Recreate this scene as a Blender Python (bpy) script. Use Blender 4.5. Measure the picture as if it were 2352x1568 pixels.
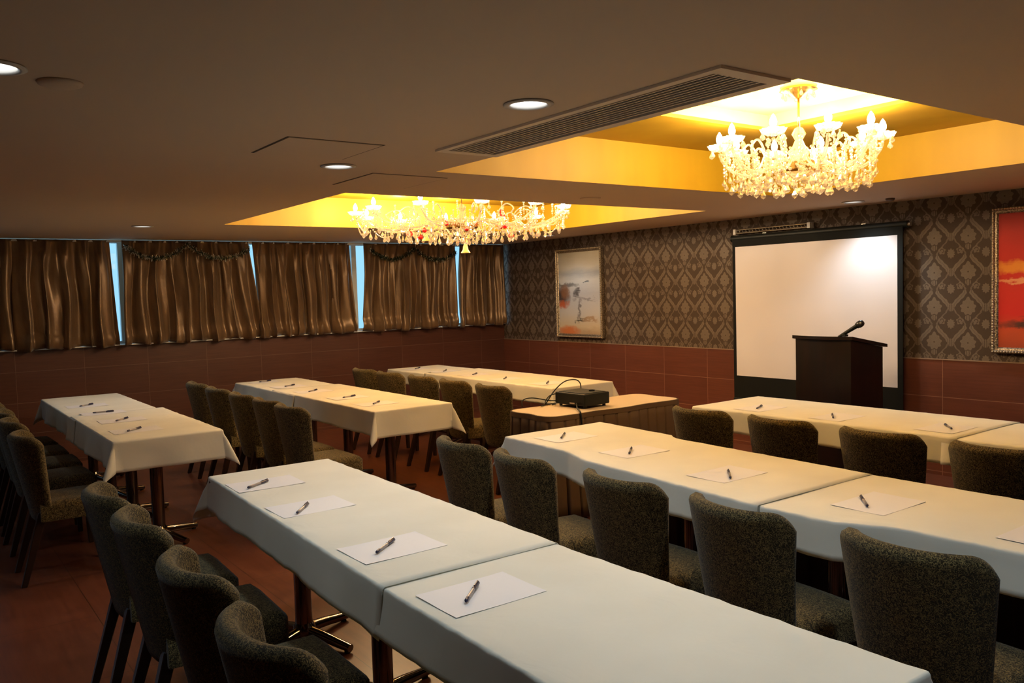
import bpy, bmesh, math, random
from mathutils import Vector, Matrix
for o in list(bpy.data.objects): bpy.data.objects.remove(o)
S = bpy.context.scene; COL = S.collection; R = math.radians; pi = math.pi
rnd = random.Random(7)

# ---------------------------------------------------------------- camera
yaw, pitch, roll = 0.939924151, -0.0586815319, -0.0291895257
fw = Vector((-math.sin(yaw)*math.cos(pitch), math.cos(yaw)*math.cos(pitch), math.sin(pitch)))
rt = fw.cross(Vector((0,0,1))).normalized(); up = rt.cross(fw)
r2 = math.cos(roll)*rt+math.sin(roll)*up; u2 = -math.sin(roll)*rt+math.cos(roll)*up
cam = bpy.data.cameras.new('camera'); co = bpy.data.objects.new('camera', cam); COL.objects.link(co)
cam.sensor_width = 36; cam.lens = 1926.28/2352*36; cam.clip_start = .05; cam.clip_end = 200
M3 = Matrix((r2, u2, -fw)).transposed()
co.matrix_world = Matrix.Translation((9.29799, -6.6605, 1.56158)) @ M3.to_4x4()
S.camera = co
# ---------------------------------------------------------------- world, exposure
S.view_settings.view_transform = 'Standard'; S.view_settings.look = 'None'
S.view_settings.gamma = 1; S.view_settings.use_curve_mapping = False
S.view_settings.exposure = 0.36
W = bpy.data.worlds.new('world'); S.world = W; W.use_nodes = True
W.node_tree.nodes['Background'].inputs[0].default_value = (.42, .74, .97, 1)
W.node_tree.nodes['Background'].inputs[1].default_value = 1.1
WARM = (1, .735, .44); COOL = (.80, .95, 1.0)
CH_BULB = 7.6       # watts per bulb, near chandelier
CH2_BULB = 13.5
DL_W = 24           # downlight watts
CEIL = 2.209; TT = .73

# ---------------------------------------------------------------- node helpers
class E:
    def __init__(s, nt, v): s.nt, s.v = nt, v
    def _m(s, op, *a):
        n = s.nt.nodes.new('ShaderNodeMath'); n.operation = op
        for i, x in enumerate((s,)+a):
            if isinstance(x, E): x = x.v
            if isinstance(x, (int, float)): n.inputs[i].default_value = x
            else: s.nt.links.new(x, n.inputs[i])
        return E(s.nt, n.outputs[0])
    def __add__(s, o): return s._m('ADD', o)
    __radd__ = __add__
    def __sub__(s, o): return s._m('SUBTRACT', o)
    def __rsub__(s, o): return E(s.nt, o)._m('SUBTRACT', s)
    def __mul__(s, o): return s._m('MULTIPLY', o)
    __rmul__ = __mul__
    def __truediv__(s, o): return s._m('DIVIDE', o)
    def lt(s, o): return s._m('LESS_THAN', o)
    def gt(s, o): return s._m('GREATER_THAN', o)
    def abs(s): return s._m('ABSOLUTE')
    def frac(s): return s._m('FRACT')
    def floor(s): return s._m('FLOOR')
    def cos(s): return s._m('COSINE')
    def sin(s): return s._m('SINE')
    def sqrt(s): return s._m('SQRT')
    def pw(s, o): return s._m('POWER', o)
    def mx(s, o): return s._m('MAXIMUM', o)
    def mn(s, o): return s._m('MINIMUM', o)
    def at2(s, o): return s._m('ARCTAN2', o)
    def clamp(s): return s.mx(0.0).mn(1.0)
    def step(s, lo, hi): return ((s-lo)/(hi-lo)).clamp()

def mat(name, col=(.5,.5,.5), rough=.5, metal=0, spec=.5, emit=None, es=0, sheen=0, coat=0):
    m = bpy.data.materials.new(name); m.use_nodes = True
    b = m.node_tree.nodes['Principled BSDF']
    b.inputs['Base Color'].default_value = (*col, 1); b.inputs['Roughness'].default_value = rough
    b.inputs['Metallic'].default_value = metal; b.inputs['Specular IOR Level'].default_value = spec
    b.inputs['Sheen Weight'].default_value = sheen; b.inputs['Coat Weight'].default_value = coat
    if emit: b.inputs['Emission Color'].default_value = (*emit, 1); b.inputs['Emission Strength'].default_value = es
    return m
def parts(m):
    nt = m.node_tree; return nt, nt.nodes['Principled BSDF']
def coords(nt, kind='Object'):
    t = nt.nodes.new('ShaderNodeTexCoord'); s = nt.nodes.new('ShaderNodeSeparateXYZ')
    nt.links.new(t.outputs[kind], s.inputs[0])
    return t.outputs[kind], [E(nt, s.outputs[i]) for i in range(3)]
def comb(nt, x, y, z):
    c = nt.nodes.new('ShaderNodeCombineXYZ')
    for i, v in enumerate((x, y, z)):
        if isinstance(v, E): nt.links.new(v.v, c.inputs[i])
        else: c.inputs[i].default_value = v
    return c.outputs[0]
def noise(nt, vec, scale, detail=3, rough=.5, dist=0):
    n = nt.nodes.new('ShaderNodeTexNoise'); n.inputs['Scale'].default_value = scale
    n.inputs['Detail'].default_value = detail; n.inputs['Roughness'].default_value = rough
    n.inputs['Distortion'].default_value = dist
    if vec is not None: nt.links.new(vec, n.inputs['Vector'])
    return E(nt, n.outputs['Fac'])
def mixc(nt, f, a, b):
    n = nt.nodes.new('ShaderNodeMix'); n.data_type = 'RGBA'
    for i, x in ((0, f), (6, a), (7, b)):
        if isinstance(x, E): x = x.v
        if isinstance(x, (int, float)): n.inputs[i].default_value = x
        elif isinstance(x, tuple): n.inputs[i].default_value = (*x, 1)
        else: nt.links.new(x, n.inputs[i])
    return n.outputs[2]
def ramp(nt, f, stops):
    n = nt.nodes.new('ShaderNodeValToRGB'); nt.links.new(f.v, n.inputs[0])
    e = n.color_ramp.elements
    while len(e) < len(stops): e.new(.5)
    for i, (p, c) in enumerate(stops): e[i].position = p; e[i].color = (*c, 1)
    return n.outputs[0]
def bump(nt, b, h, strength=.3, dist=.01):
    n = nt.nodes.new('ShaderNodeBump'); n.inputs['Strength'].default_value = strength; n.inputs['Distance'].default_value = dist
    nt.links.new(h.v, n.inputs['Height']); nt.links.new(n.outputs[0], b.inputs['Normal'])

# ---------------------------------------------------------------- materials
M = {}
def fabric_mat():
    m = mat('chair_fabric', rough=.9, spec=.2, sheen=.15); nt, b = parts(m); v, (x, y, z) = coords(nt)
    n = noise(nt, v, 105, 1, .4, 1.6); line = 1.0-(n-.5).abs().step(.015, .075)
    w = noise(nt, v, 300, 2)
    nt.links.new(mixc(nt, line*(.75+w*.4), (.022, .016, .006), (.225, .165, .066)), b.inputs['Base Color'])
    bump(nt, b, line, .35, .002); return m
M['fabric'] = fabric_mat()
def cloth_mat():
    m = mat('tablecloth', rough=.75, spec=.15, sheen=.1); nt, b = parts(m); v, (x, y, z) = coords(nt)
    n = noise(nt, v, 3, 2)
    nt.links.new(mixc(nt, n.step(.35, .65), (.74, .73, .66), (.79, .78, .71)), b.inputs['Base Color'])
    h = noise(nt, v, 6, 3, .55, .6)*.7+noise(nt, v, 420, 1)*.02
    bump(nt, b, h, .22, .02); return m
M['cloth'] = cloth_mat()
M['paper'] = mat('paper', (.80, .80, .85), .6, spec=.3)
M['pen'] = mat('pen_ink_blue', (.012, .012, .05), .3); M['pen_clear'] = mat('pen_barrel', (.30, .27, .27), .25)
M['chrome'] = mat('dark_chrome', (.22, .19, .17), .13, metal=1)
M['wood_leg'] = mat('dark_leg_wood', (.022, .010, .006), .35)
M['board'] = mat('table_board', (.12, .06, .03), .5)
M['black'] = mat('black_plastic', (.010, .012, .011), .45, spec=.25)
M['black_matte'] = mat('black_fabric', (.008, .009, .009), .8, spec=.2)
M['white_metal'] = mat('white_metal', (.75, .75, .73), .4)
M['steel'] = mat('brushed_steel', (.5, .47, .42), .3, metal=.9)
M['gold'] = mat('gold_metal', (.85, .55, .18), .22, metal=1)
M['gold_paint'] = mat('gold_paint', (.95, .52, .03), .5)
M['red'] = mat('red_glossy', (.65, .01, .01), .25)
M['white_fluff'] = mat('white_fluff', (.85, .82, .75), .9)
def ceil_mat():
    m = mat('ceiling_paint', rough=.8, spec=.2); nt, b = parts(m); v, c = coords(nt)
    n = noise(nt, v, 1.2, 2)
    nt.links.new(mixc(nt, n, (.60, .46, .34), (.64, .49, .36)), b.inputs['Base Color']); return m
M['ceil'] = ceil_mat()
def coffer_mat():
    m = mat('coffer_gold', rough=.5, spec=.3); nt, b = parts(m); v, (x, y, z) = coords(nt)
    n = noise(nt, comb(nt, x, y, z*.15), 5, 2)
    nt.links.new(mixc(nt, n.step(.3, .7), (.42, .245, .011), (.47, .285, .013)), b.inputs['Base Color']); return m
M['coffer'] = coffer_mat(); M['recess'] = mat('coffer_recess_glare_tint', (.80, .62, .17), .5, spec=.3)  # recess paler than the coffer gold: bulb glare put into its colour
def tile_mat(name, axis, ph, zph=.93, up=(.125, .042, .026), lo=(.085, .028, .018), gr=(.30, .16, .10)):
    m = mat(name, rough=.38, spec=.4); nt, b = parts(m); v, c = coords(nt)
    h = c[axis]; z = c[2]
    if axis == 1: h = h*-1.0
    fx = ((h-ph)/.6).frac(); fz = ((z-zph)/.3).frac()
    gx = ((fx-.5).abs()-.5)*-1.0*.6; gz = ((fz-.5).abs()-.5)*-1.0*.3
    g = gx.mn(gz).lt(.0022)
    cell = ((h-ph)/.6).floor()*13.7+((z-zph)/.3).floor()*5.3
    grain = noise(nt, comb(nt, h*3.0+cell, cell, z*70.0), 1.0, 4, .6)
    tone = (cell.sin()*43758.5).frac()*.35
    colr = mixc(nt, (grain.step(.3, .7)*.7+tone).clamp(), lo, up)
    nt.links.new(mixc(nt, g, colr, gr), b.inputs['Base Color'])
    bump(nt, b, 1.0-g, .3, .002); return m
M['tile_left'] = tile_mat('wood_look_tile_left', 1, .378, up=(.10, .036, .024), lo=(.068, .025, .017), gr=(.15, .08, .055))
M['tile_front'] = tile_mat('wood_look_tile_front', 0, .56, up=(.165, .055, .034), lo=(.115, .037, .024))
def damask():
    m = mat('damask_wallpaper', rough=.6, spec=.3); nt, b = parts(m); v, (x, y, z) = coords(nt)
    h = x+y
    w = noise(nt, v, 40, 2)-.5
    u = h/.262+w*.02; q = (z-.93)/.275+w*.02
    def cell(ou, oq):
        a = (u+ou).frac()-.5; c = (q+oq).frac()-.5; return a, c
    a, c = cell(0, 0)
    aa = a.abs()
    r = (a*a*.90+c*c).sqrt(); th = a.at2(c)
    Rb = .205+(th*9.0).cos()*.020+(th.cos().mx(0.0)).pw(14.0)*.075
    flower = r.lt(Rb)*(1.0-r.lt(.022))
    slit = ((th*9.0).sin().abs().lt(.10))*r.gt(.10)*r.lt(.17)
    flower = flower*(1.0-slit*.55)
    # paired leaves that open downwards over each medallion
    lx = .25+((c*2*pi).cos())*.165
    d = (aa-lx+(c*2*pi*8.0).sin()*.008).abs()
    leafw = ((c-.00)*(.50-c)*16.0).mx(0.0).sqrt()*.088+c.lt(0.0)*.024
    band = d.lt(leafw)*(1.0-d.lt(.008)*.6)
    # cup under the medallion and scrolls beside it
    cup = ((aa*aa*1.6+(c+.30)*(c+.30)).sqrt().lt(.10+(th*7.0).cos()*.02))*((aa-.035).abs().gt(.010))
    sx = aa-.235; sz = c+.385; sr = (sx*sx+sz*sz).sqrt(); st = sx.at2(sz)
    scr = sr.lt(.098+(st*5.0).cos()*.016)*(1.0-((sr-.052).abs().lt(.011))*(st.gt(-1.6)))
    ex = aa-.5; fleur = ((ex*ex*3.2+(c+.02)*(c+.02)).sqrt().lt(.115+(ex.at2(c)*5.0).cos()*.02))*((ex+.03).abs().gt(.007))
    # small blossom between
    a2, c2 = cell(.5, .5)
    c2b = c2-.03; r3 = (a2*a2*1.15+c2b*c2b*.75).sqrt(); t3 = a2.at2(c2b)
    ros = r3.lt(.112+(t3*10.0).cos()*.014)
    mask = flower.mx(band).mx(cup).mx(scr*.9).mx(ros).mx(fleur*.85)
    nn = noise(nt, v, 180, 2)
    nt.links.new(mixc(nt, mask*(.85+nn*.2), (.066, .044, .031), (.160, .124, .094)), b.inputs['Base Color'])
    rr = .7-mask*.25; nt.links.new(rr.v, b.inputs['Roughness'])
    return m
M['damask'] = damask()
def floor_mat():
    m = mat('floor_tile', rough=.3, spec=.45); nt, b = parts(m); v, (x, y, z) = coords(nt)
    fx = ((x+.1)/.8).frac(); fy = ((y+.34)/.8).frac()
    g = (((fx-.5).abs()-.5)*-.8).mn(((fy-.5).abs()-.5)*-.8).lt(.0018)
    n = noise(nt, comb(nt, x*2.5, y*30.0, 0.0), 1, 5, .6)
    n2 = noise(nt, v, 5, 3)
    c = mixc(nt, (n*.6+n2*.5).step(.35, .8), (.095, .030, .018), (.185, .062, .034))
    nt.links.new(mixc(nt, g, c, (.05, .02, .012)), b.inputs['Base Color'])
    nt.links.new((.26+n2*.12).v, b.inputs['Roughness']); return m
M['floor'] = floor_mat()
def satin():
    m = mat('gold_satin', (.22, .125, .055), .36, metal=.35, spec=.6, sheen=.2); nt, b = parts(m); v, (x, y, z) = coords(nt)
    n = noise(nt, comb(nt, x, y, z*.3), 14, 3)
    nt.links.new(mixc(nt, n.step(.3, .7), (.155, .090, .044), (.245, .148, .074)), b.inputs['Base Color'])
    bump(nt, b, noise(nt, v, 30, 3)*.4+noise(nt, v, 900, 1)*.05, .25, .01); return m
M['satin'] = satin()
def skirt_mat():
    m = mat('brown_skirting', (.095, .058, .034), .8, spec=.2); return m
M['skirt'] = skirt_mat()
M['tan_cloth'] = mat('tan_cloth', (.62, .50, .36), .75, spec=.2)
def lectern_mat():
    m = mat('lectern_wood', rough=.38, spec=.35); nt, b = parts(m); v, (x, y, z) = coords(nt)
    n = noise(nt, comb(nt, x*12.0, y*12.0, z*1.2), 2, 4)
    nt.links.new(mixc(nt, n.step(.3, .7), (.004, .002, .002), (.011, .004, .003)), b.inputs['Base Color']); return m
M['lectern'] = lectern_mat()
M['screen'] = mat('projection_screen', (.76, .73, .78), .7, spec=.2)
def glass():
    m = bpy.data.materials.new('crystal'); m.use_nodes = True; nt = m.node_tree; nt.nodes.clear()
    o = nt.nodes.new('ShaderNodeOutputMaterial'); t = nt.nodes.new('ShaderNodeBsdfTransparent'); g = nt.nodes.new('ShaderNodeBsdfGlossy')
    t.inputs[0].default_value = (.86, .80, .72, 1); g.inputs['Roughness'].default_value = .09; g.inputs[0].default_value = (1, 1, 1, 1)
    d = nt.nodes.new('ShaderNodeBsdfTranslucent'); d.inputs[0].default_value = (.95, .95, .92, 1)
    l = nt.nodes.new('ShaderNodeLayerWeight'); l.inputs[0].default_value = .5
    mx = nt.nodes.new('ShaderNodeMixShader'); m2 = nt.nodes.new('ShaderNodeMixShader'); m2.inputs[0].default_value = .14
    f = E(nt, l.outputs['Facing']); f = (f*.8+.22).clamp()
    nt.links.new(f.v, mx.inputs[0]); nt.links.new(t.outputs[0], mx.inputs[1]); nt.links.new(g.outputs[0], mx.inputs[2])
    nt.links.new(mx.outputs[0], m2.inputs[1]); nt.links.new(d.outputs[0], m2.inputs[2]); nt.links.new(m2.outputs[0], o.inputs[0])
    return m
M['crystal'] = glass()
def pane():
    m = bpy.data.materials.new('window_glass'); m.use_nodes = True; nt = m.node_tree; nt.nodes.clear()
    o = nt.nodes.new('ShaderNodeOutputMaterial'); t = nt.nodes.new('ShaderNodeBsdfTransparent'); g = nt.nodes.new('ShaderNodeBsdfGlossy')
    g.inputs['Roughness'].default_value = .03; mx = nt.nodes.new('ShaderNodeMixShader'); mx.inputs[0].default_value = .08
    t.inputs[0].default_value = (.85, .93, .97, 1)
    nt.links.new(t.outputs[0], mx.inputs[1]); nt.links.new(g.outputs[0], mx.inputs[2]); nt.links.new(mx.outputs[0], o.inputs[0]); return m
M['pane'] = pane()
M['bulb'] = mat('lit_bulb', (1, .9, .7), .3, emit=(1, .90, .74), es=45)
M['lens'] = mat('downlight_lens', (.9, .9, .9), .3, emit=(.86, .95, 1), es=3.2)
M['tinsel'] = mat('tinsel', (.80, .78, .66), .35, metal=.3); M['tinsel_dark'] = mat('tinsel_green', (.03, .06, .03), .4, metal=.3)
def frame_mat():
    m = mat('ornate_frame', rough=.35, metal=.8); nt, b = parts(m); v, c = coords(nt)
    n = noise(nt, v, 120, 2)
    nt.links.new(mixc(nt, n.step(.4, .6), (.16, .12, .075), (.52, .42, .30)), b.inputs['Base Color'])
    bump(nt, b, n, .8, .004); return m
M['frame'] = frame_mat()

def painting_mat(name, ops, base):
    # ops: soft blobs in canvas coordinates (0..1): cx, cy, rx, ry, colour, strength, streakiness
    m = mat(name, rough=.55, spec=.3); nt, b = parts(m); v, (x, y, z) = coords(nt, 'UV')
    n1 = noise(nt, comb(nt, x*2.0, y*11.0, 0.0), 1.6, 5, .65)-.5; n2 = noise(nt, v, 9, 4, .6)-.5
    col = ramp(nt, (y+n1*.10+n2*.03).clamp(), base)
    for cx, cy, rx, ry, c, k, st in ops:
        d = (((x-cx+n2*.25+n1*.2*st)/rx).pw(2.0)+((y-cy+n1*.22*st+n2*.08)/ry).pw(2.0))
        col = mixc(nt, ((1.2-d).clamp()*1.0).clamp()*k, col, c)
    nt.links.new(col, b.inputs['Base Color']); return m

# ---------------------------------------------------------------- mesh helpers
def tag(o, label=None, cat=None, group=None, kind=None):
    if label: o['label'] = label
    if cat: o['category'] = cat
    if group: o['group'] = group
    if kind: o['kind'] = kind
    return o
def build(name, bm, m, parent=None, smooth=False, loc=(0,0,0), rz=0, ang=None):
    me = bpy.data.meshes.new(name)
    bmesh.ops.recalc_face_normals(bm, faces=bm.faces)
    bm.to_mesh(me); bm.free()
    for k in (m if isinstance(m, (list, tuple)) else [m]): me.materials.append(M[k] if isinstance(k, str) else k)
    if smooth:
        for p in me.polygons: p.use_smooth = True
        if ang is not None:
            me.set_sharp_from_angle(angle=R(ang))
    o = bpy.data.objects.new(name, me); COL.objects.link(o); o.parent = parent
    o.location = loc; o.rotation_euler = (0, 0, rz); return o
def empty(name, loc, rz=0, **k):
    o = bpy.data.objects.new(name, None); COL.objects.link(o); o.location = loc; o.rotation_euler = (0, 0, rz)
    o.empty_display_size = .1; return tag(o, **k)
def box(bm, x0, x1, y0, y1, z0, z1, mi=0, bev=0):
    r = bmesh.ops.create_cube(bm, size=1)
    bmesh.ops.scale(bm, vec=(abs(x1-x0), abs(y1-y0), abs(z1-z0)), verts=r['verts'])
    bmesh.ops.translate(bm, vec=((x0+x1)/2, (y0+y1)/2, (z0+z1)/2), verts=r['verts'])
    fs = set(f for v in r['verts'] for f in v.link_faces)
    for f in fs: f.material_index = mi
    if bev:
        es = list(set(e for v in r['verts'] for e in v.link_edges))
        bmesh.ops.bevel(bm, geom=es, offset=bev, segments=2, affect='EDGES', profile=.5)
    return bm
def B(*a, **k):
    return box(bmesh.new(), *a, **k)
def tube(bm, pts, rad, seg=10, cap=True):
    pts = [Vector(p) for p in pts]; n = len(pts); rads = rad if isinstance(rad, (list, tuple)) else [rad]*n
    rings = []; ref = None
    for i, p in enumerate(pts):
        t = (pts[min(i+1, n-1)]-pts[max(i-1, 0)]).normalized()
        if ref is None:
            ref = Vector((0,0,1)) if abs(t.z) < .9 else Vector((1,0,0))
        a = t.cross(ref).normalized(); b_ = t.cross(a).normalized(); ref = -b_ if False else t.cross(a).normalized().cross(t).cross(t) if False else ref
        rings.append([bm.verts.new(p+rads[i]*(math.cos(2*pi*k/seg)*a+math.sin(2*pi*k/seg)*b_)) for k in range(seg)])
    for i in range(n-1):
        for k in range(seg):
            bm.faces.new((rings[i][k], rings[i][(k+1)%seg], rings[i+1][(k+1)%seg], rings[i+1][k]))
    if cap:
        bm.faces.new(rings[0]); bm.faces.new(rings[-1])
    return bm
def lathe(bm, prof, seg=20, c=(0,0,0), scal=0, lobes=0, cap=True):
    rings = []
    for r, z in prof:
        ring = []
        for k in range(seg):
            a = 2*pi*k/seg; rr = max(r, 1e-5)*(1+scal*math.cos(lobes*a))
            ring.append(bm.verts.new((c[0]+rr*math.cos(a), c[1]+rr*math.sin(a), c[2]+z)))
        rings.append(ring)
    for i in range(len(rings)-1):
        for k in range(seg):
            bm.faces.new((rings[i][k], rings[i][(k+1)%seg], rings[i+1][(k+1)%seg], rings[i+1][k]))
    if cap and prof[0][0] > 1e-4: bm.faces.new(rings[0])
    if cap and prof[-1][0] > 1e-4: bm.faces.new(rings[-1])
    bmesh.ops.remove_doubles(bm, verts=bm.verts, dist=1e-5)
    return bm
def copy_tree(o, parent=None):
    c = o.copy(); COL.objects.link(c); c.parent = parent
    for ch in list(o.children): copy_tree(ch, c)
    return c

# ---------------------------------------------------------------- room shell
XR, YB = 11.2, -9.6      # right and rear extents of the room
tag(build('floor', B(-.2, XR+.2, YB-.2, .2, -.12, 0), 'floor'), kind='structure')
# window wall: tiled dado below the sill
tag(build('wall_left', B(-.2, 0, YB, .2, 0, 1.136), 'tile_left'), kind='structure')
bm = bmesh.new(); box(bm, 0, XR, 0, .2, 0, .93, 1); box(bm, 0, XR, .006, .2, .93, 2.7, 0)
tag(build('wall_front', bm, ['damask', 'tile_front']), kind='structure')
bm = bmesh.new(); box(bm, XR, XR+.2, YB, .2, 0, .93, 1); box(bm, XR+.005, XR+.2, YB, .2, .93, 2.7, 0)
tag(build('wall_right', bm, ['damask', 'tile_front']), kind='structure')
bm = bmesh.new(); box(bm, -.2, XR, YB-.2, YB, 0, .93, 1); box(bm, -.2, XR, YB-.2, YB-.005, .93, 2.7, 0)
tag(build('wall_back', bm, ['damask', 'tile_front']), kind='structure')
tag(build('trim_1', B(0, XR, -.006, .006, .926, .934), mat('tile_edge', (.30, .20, .14), .4)), kind='structure')
tag(build('trim_2', B(0, .05, YB, -.001, 1.136, 1.146), 'white_metal'), kind='structure')  # white sill ledge

# downlight positions, cut out of the ceiling
DLS = [(6.63, -6.42), (6.97, -4.86), (5.42, -4.86), (1.72, -4.95), (5.44, -.40), (1.66, -.52),
       (7.15, -.42), (8.55, -4.95), (3.6, -7.0), (9.7, -3.2)]
COF = [(5.45, 7.67, -4.32, -1.44), (2.03, 4.44, -4.37, -1.0)]
VENT = (6.09, 7.60, -4.64, -4.385)
DR = .068
bm = bmesh.new()
def loop(pts, z):
    vs = [bm.verts.new((x, y, z)) for x, y in pts]
    return [bm.edges.new((vs[i], vs[(i+1) % len(vs)])) for i in range(len(vs))]
def rect(x0, x1, y0, y1): return [(x0, y0), (x1, y0), (x1, y1), (x0, y1)]
es = loop(rect(-.2, XR+.2, YB-.2, .2), CEIL)
for c in COF: es += loop(rect(*c), CEIL)
es += loop(rect(*VENT), CEIL)
for x, y in DLS: es += loop([(x+DR*math.cos(2*pi*k/24), y+DR*math.sin(2*pi*k/24)) for k in range(24)], CEIL)
bmesh.ops.triangle_fill(bm, use_beauty=True, use_dissolve=False, edges=es, normal=(0, 0, -1))
bmesh.ops.dissolve_limit(bm, angle_limit=.001, verts=bm.verts, edges=bm.edges)
box(bm, -.2, XR+.2, YB-.2, .2, 2.75, 2.85)
me = bpy.data.meshes.new('ceiling'); bm.to_mesh(me); bm.free(); me.materials.append(M['ceil'])
tag(bpy.data.objects.new('ceiling', me), kind='structure'); COL.objects.link(bpy.data.objects['ceiling'])
# coffers: gold side walls, soffit, small central recess
def coffer(i, c, rc):
    x0, x1, y0, y1 = c; bm = bmesh.new(); t = .02; z1 = 2.48
    box(bm, x0-t, x0, y0-t, y1+t, CEIL+.001, z1); box(bm, x1, x1+t, y0-t, y1+t, CEIL+.001, z1)
    box(bm, x0, x1, y0-t, y0, CEIL+.001, z1); box(bm, x0, x1, y1, y1+t, CEIL+.001, z1)
    a0, a1, b0, b1 = rc; zt = z1+.09
    for q in ((x0-t, a0, y0-t, y1+t), (a1, x1+t, y0-t, y1+t), (a0, a1, y0-t, b0), (a0, a1, b1, y1+t)):
        box(bm, *q, z1, z1+.02)
    tag(build('ceiling_coffer', bm, 'coffer'), kind='structure'); bm = bmesh.new()
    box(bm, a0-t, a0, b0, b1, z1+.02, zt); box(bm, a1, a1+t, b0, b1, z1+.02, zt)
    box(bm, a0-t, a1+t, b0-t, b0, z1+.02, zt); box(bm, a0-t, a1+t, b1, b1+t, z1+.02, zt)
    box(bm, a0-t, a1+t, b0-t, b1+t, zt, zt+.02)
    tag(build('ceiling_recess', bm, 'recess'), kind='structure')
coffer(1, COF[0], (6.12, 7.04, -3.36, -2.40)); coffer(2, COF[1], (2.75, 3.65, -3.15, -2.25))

# ---------------------------------------------------------------- downlights
words = ['first', 'second', 'third', 'fourth', 'fifth']
DLL = ['round recessed downlight at the far left ceiling edge, cut by the photo frame',
       'round recessed downlight beside the long air vent, largest fully visible one',
       'round recessed downlight between the two hairline access panels and the air vent',
       'small recessed downlight above the curtains at the left',
       'small recessed downlight above the top edge of the projection screen',
       'small recessed downlight beyond the red-ornament chandelier near the tall pale painting',
       'recessed downlight above the red painting, outside the photo', 'recessed downlight above the near table end, outside the photo',
       'recessed downlight behind the leftmost chairs, outside the photo', 'recessed downlight right of the large chandelier, outside the photo']
def downlight(i, x, y, w):
    lab = DLL[i]
    t = empty('downlight', (x, y, CEIL), label=lab, cat='ceiling light', group='recessed ceiling downlights')
    bm = bmesh.new(); lathe(bm, [(DR, .0), (DR+.018, -.001), (DR+.020, -.004), (DR+.004, -.008), (DR-.004, -.004), (DR-.004, .0), (DR-.008, .030), (DR-.002, .032), (DR-.001, .0)], 32, cap=False)
    build('trim_ring', bm, mat('ring', (.55, .50, .45), .35) if i == 0 else RING[0], t, True)
    if i == 0: RING.append(t.children[0].data.materials[0])
    bm = bmesh.new(); lathe(bm, [(0, .012), (.03, .013), (DR-.012, .022), (DR-.008, .03), (0, .03)], 24)
    build('lens', bm, 'lens', t, True)
    l = bpy.data.lights.new('downlight_lamp', 'SPOT'); l.energy = w; l.spot_size = R(122); l.spot_blend = .85; l.shadow_soft_size = .045; l.color = COOL
    o = bpy.data.objects.new('downlight_lamp', l); COL.objects.link(o); o.parent = t; o.location = (0, 0, -.012)
RING = []
DLW = [.5, 1.0, .8, .6, 1.0, .6, 1.0, 1.0, .2, .5]
for i, (x, y) in enumerate(DLS): downlight(i, x, y, DL_W*DLW[i])

# smoke detectors / sprinklers, access panels, vent
def disc(x, y, r, lab, h=.02, m='ceil'):
    bm = bmesh.new(); lathe(bm, [(0, -h), (r*.75, -h), (r*.95, -h*.6), (r, -.0005), (0, -.0005)], 28)
    o = build('smoke_detector', bm, m, None, True, (x, y, CEIL)); tag(o, lab, 'smoke detector')
disc(6.53, -6.24, .062, 'flat round brown ceiling disc beside the leftmost downlight', .012)
disc(4.81, -2.66, .075, 'flat round ceiling cap between the two gold ceiling recesses', .008)
disc(5.72, -.34, .035, 'small dark ceiling sprinkler cap above the right end of the screen', .02, 'board')
def panel(x0, x1, y0, y1, lab):
    t = empty('access_panel', ((x0+x1)/2, (y0+y1)/2, CEIL), label=lab, cat='access panel')
    a, b = (x1-x0)/2, (y1-y0)/2
    bm = B(-a+.006, a-.006, -b+.006, b-.006, -.003, -.0005); build('panel', bm, 'ceil', t)
    bm = bmesh.new(); g = .0035
    for q in ((-a-g, a+g, -b-g, -b+g), (-a-g, a+g, b-g, b+g), (-a-g, -a+g, -b, b), (a-g, a+g, -b, b)): box(bm, *q, -.0012, -.0004)
    build('seam', bm, mat('dark_seam', (.07, .045, .03), .8), t)
panel(5.62, 6.04, -5.36, -4.93, 'square hairline ceiling access panel nearer the camera, left of the air vent')
panel(4.78, 5.28, -4.60, -4.14, 'square hairline ceiling access panel between the two gold ceiling recesses')
def vent():
    x0, x1, y0, y1 = VENT; cx, cy = (x0+x1)/2, (y0+y1)/2; a, b = (x1-x0)/2, (y1-y0)/2
    t = empty('air_vent', (cx, cy, CEIL), label='long linear air grille along the edge of the right gold ceiling recess', cat='air vent')
    fm = mat('vent_frame', (.78, .64, .50), .5); bm = bmesh.new(); f = .055; g = .033
    for q in ((-a-f, a+f, -b-g, -b), (-a-f, a+f, b, b+g+.015), (-a-f, -a, -b, b), (a, a+f, -b, b)): box(bm, *q, -.010, -.0005)
    build('frame', bm, fm, t)
    bm = B(-a-.01, a+.01, -b-.01, b+.01, .07, .08)
    for q in ((-a-.012, -a-.002, -b, b), (a+.002, a+.012, -b, b), (-a, a, -b-.012, -b-.002), (-a, a, b+.002, b+.012)): box(bm, *q, .003, .07)
    build('duct', bm, 'black_matte', t)
    n = 9
    for k in range(n):
        yy = -b+(k+1)*2*b/(n+1); bm = bmesh.new()
        vs = [bm.verts.new(v) for v in ((-a, yy-.004, -.007), (a, yy-.004, -.007), (a, yy+.003, -.007), (-a, yy+.003, -.007), (-a, yy-.004, -.003), (a, yy-.004, -.003), (a, yy+.003, -.003), (-a, yy+.003, -.003))]
        for q in ((0,1,2,3), (4,5,6,7), (0,1,5,4), (3,2,6,7), (0,3,7,4), (1,2,6,5)): bm.faces.new([vs[i] for i in q])
        build('slat', bm, fm, t)
vent()

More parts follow.
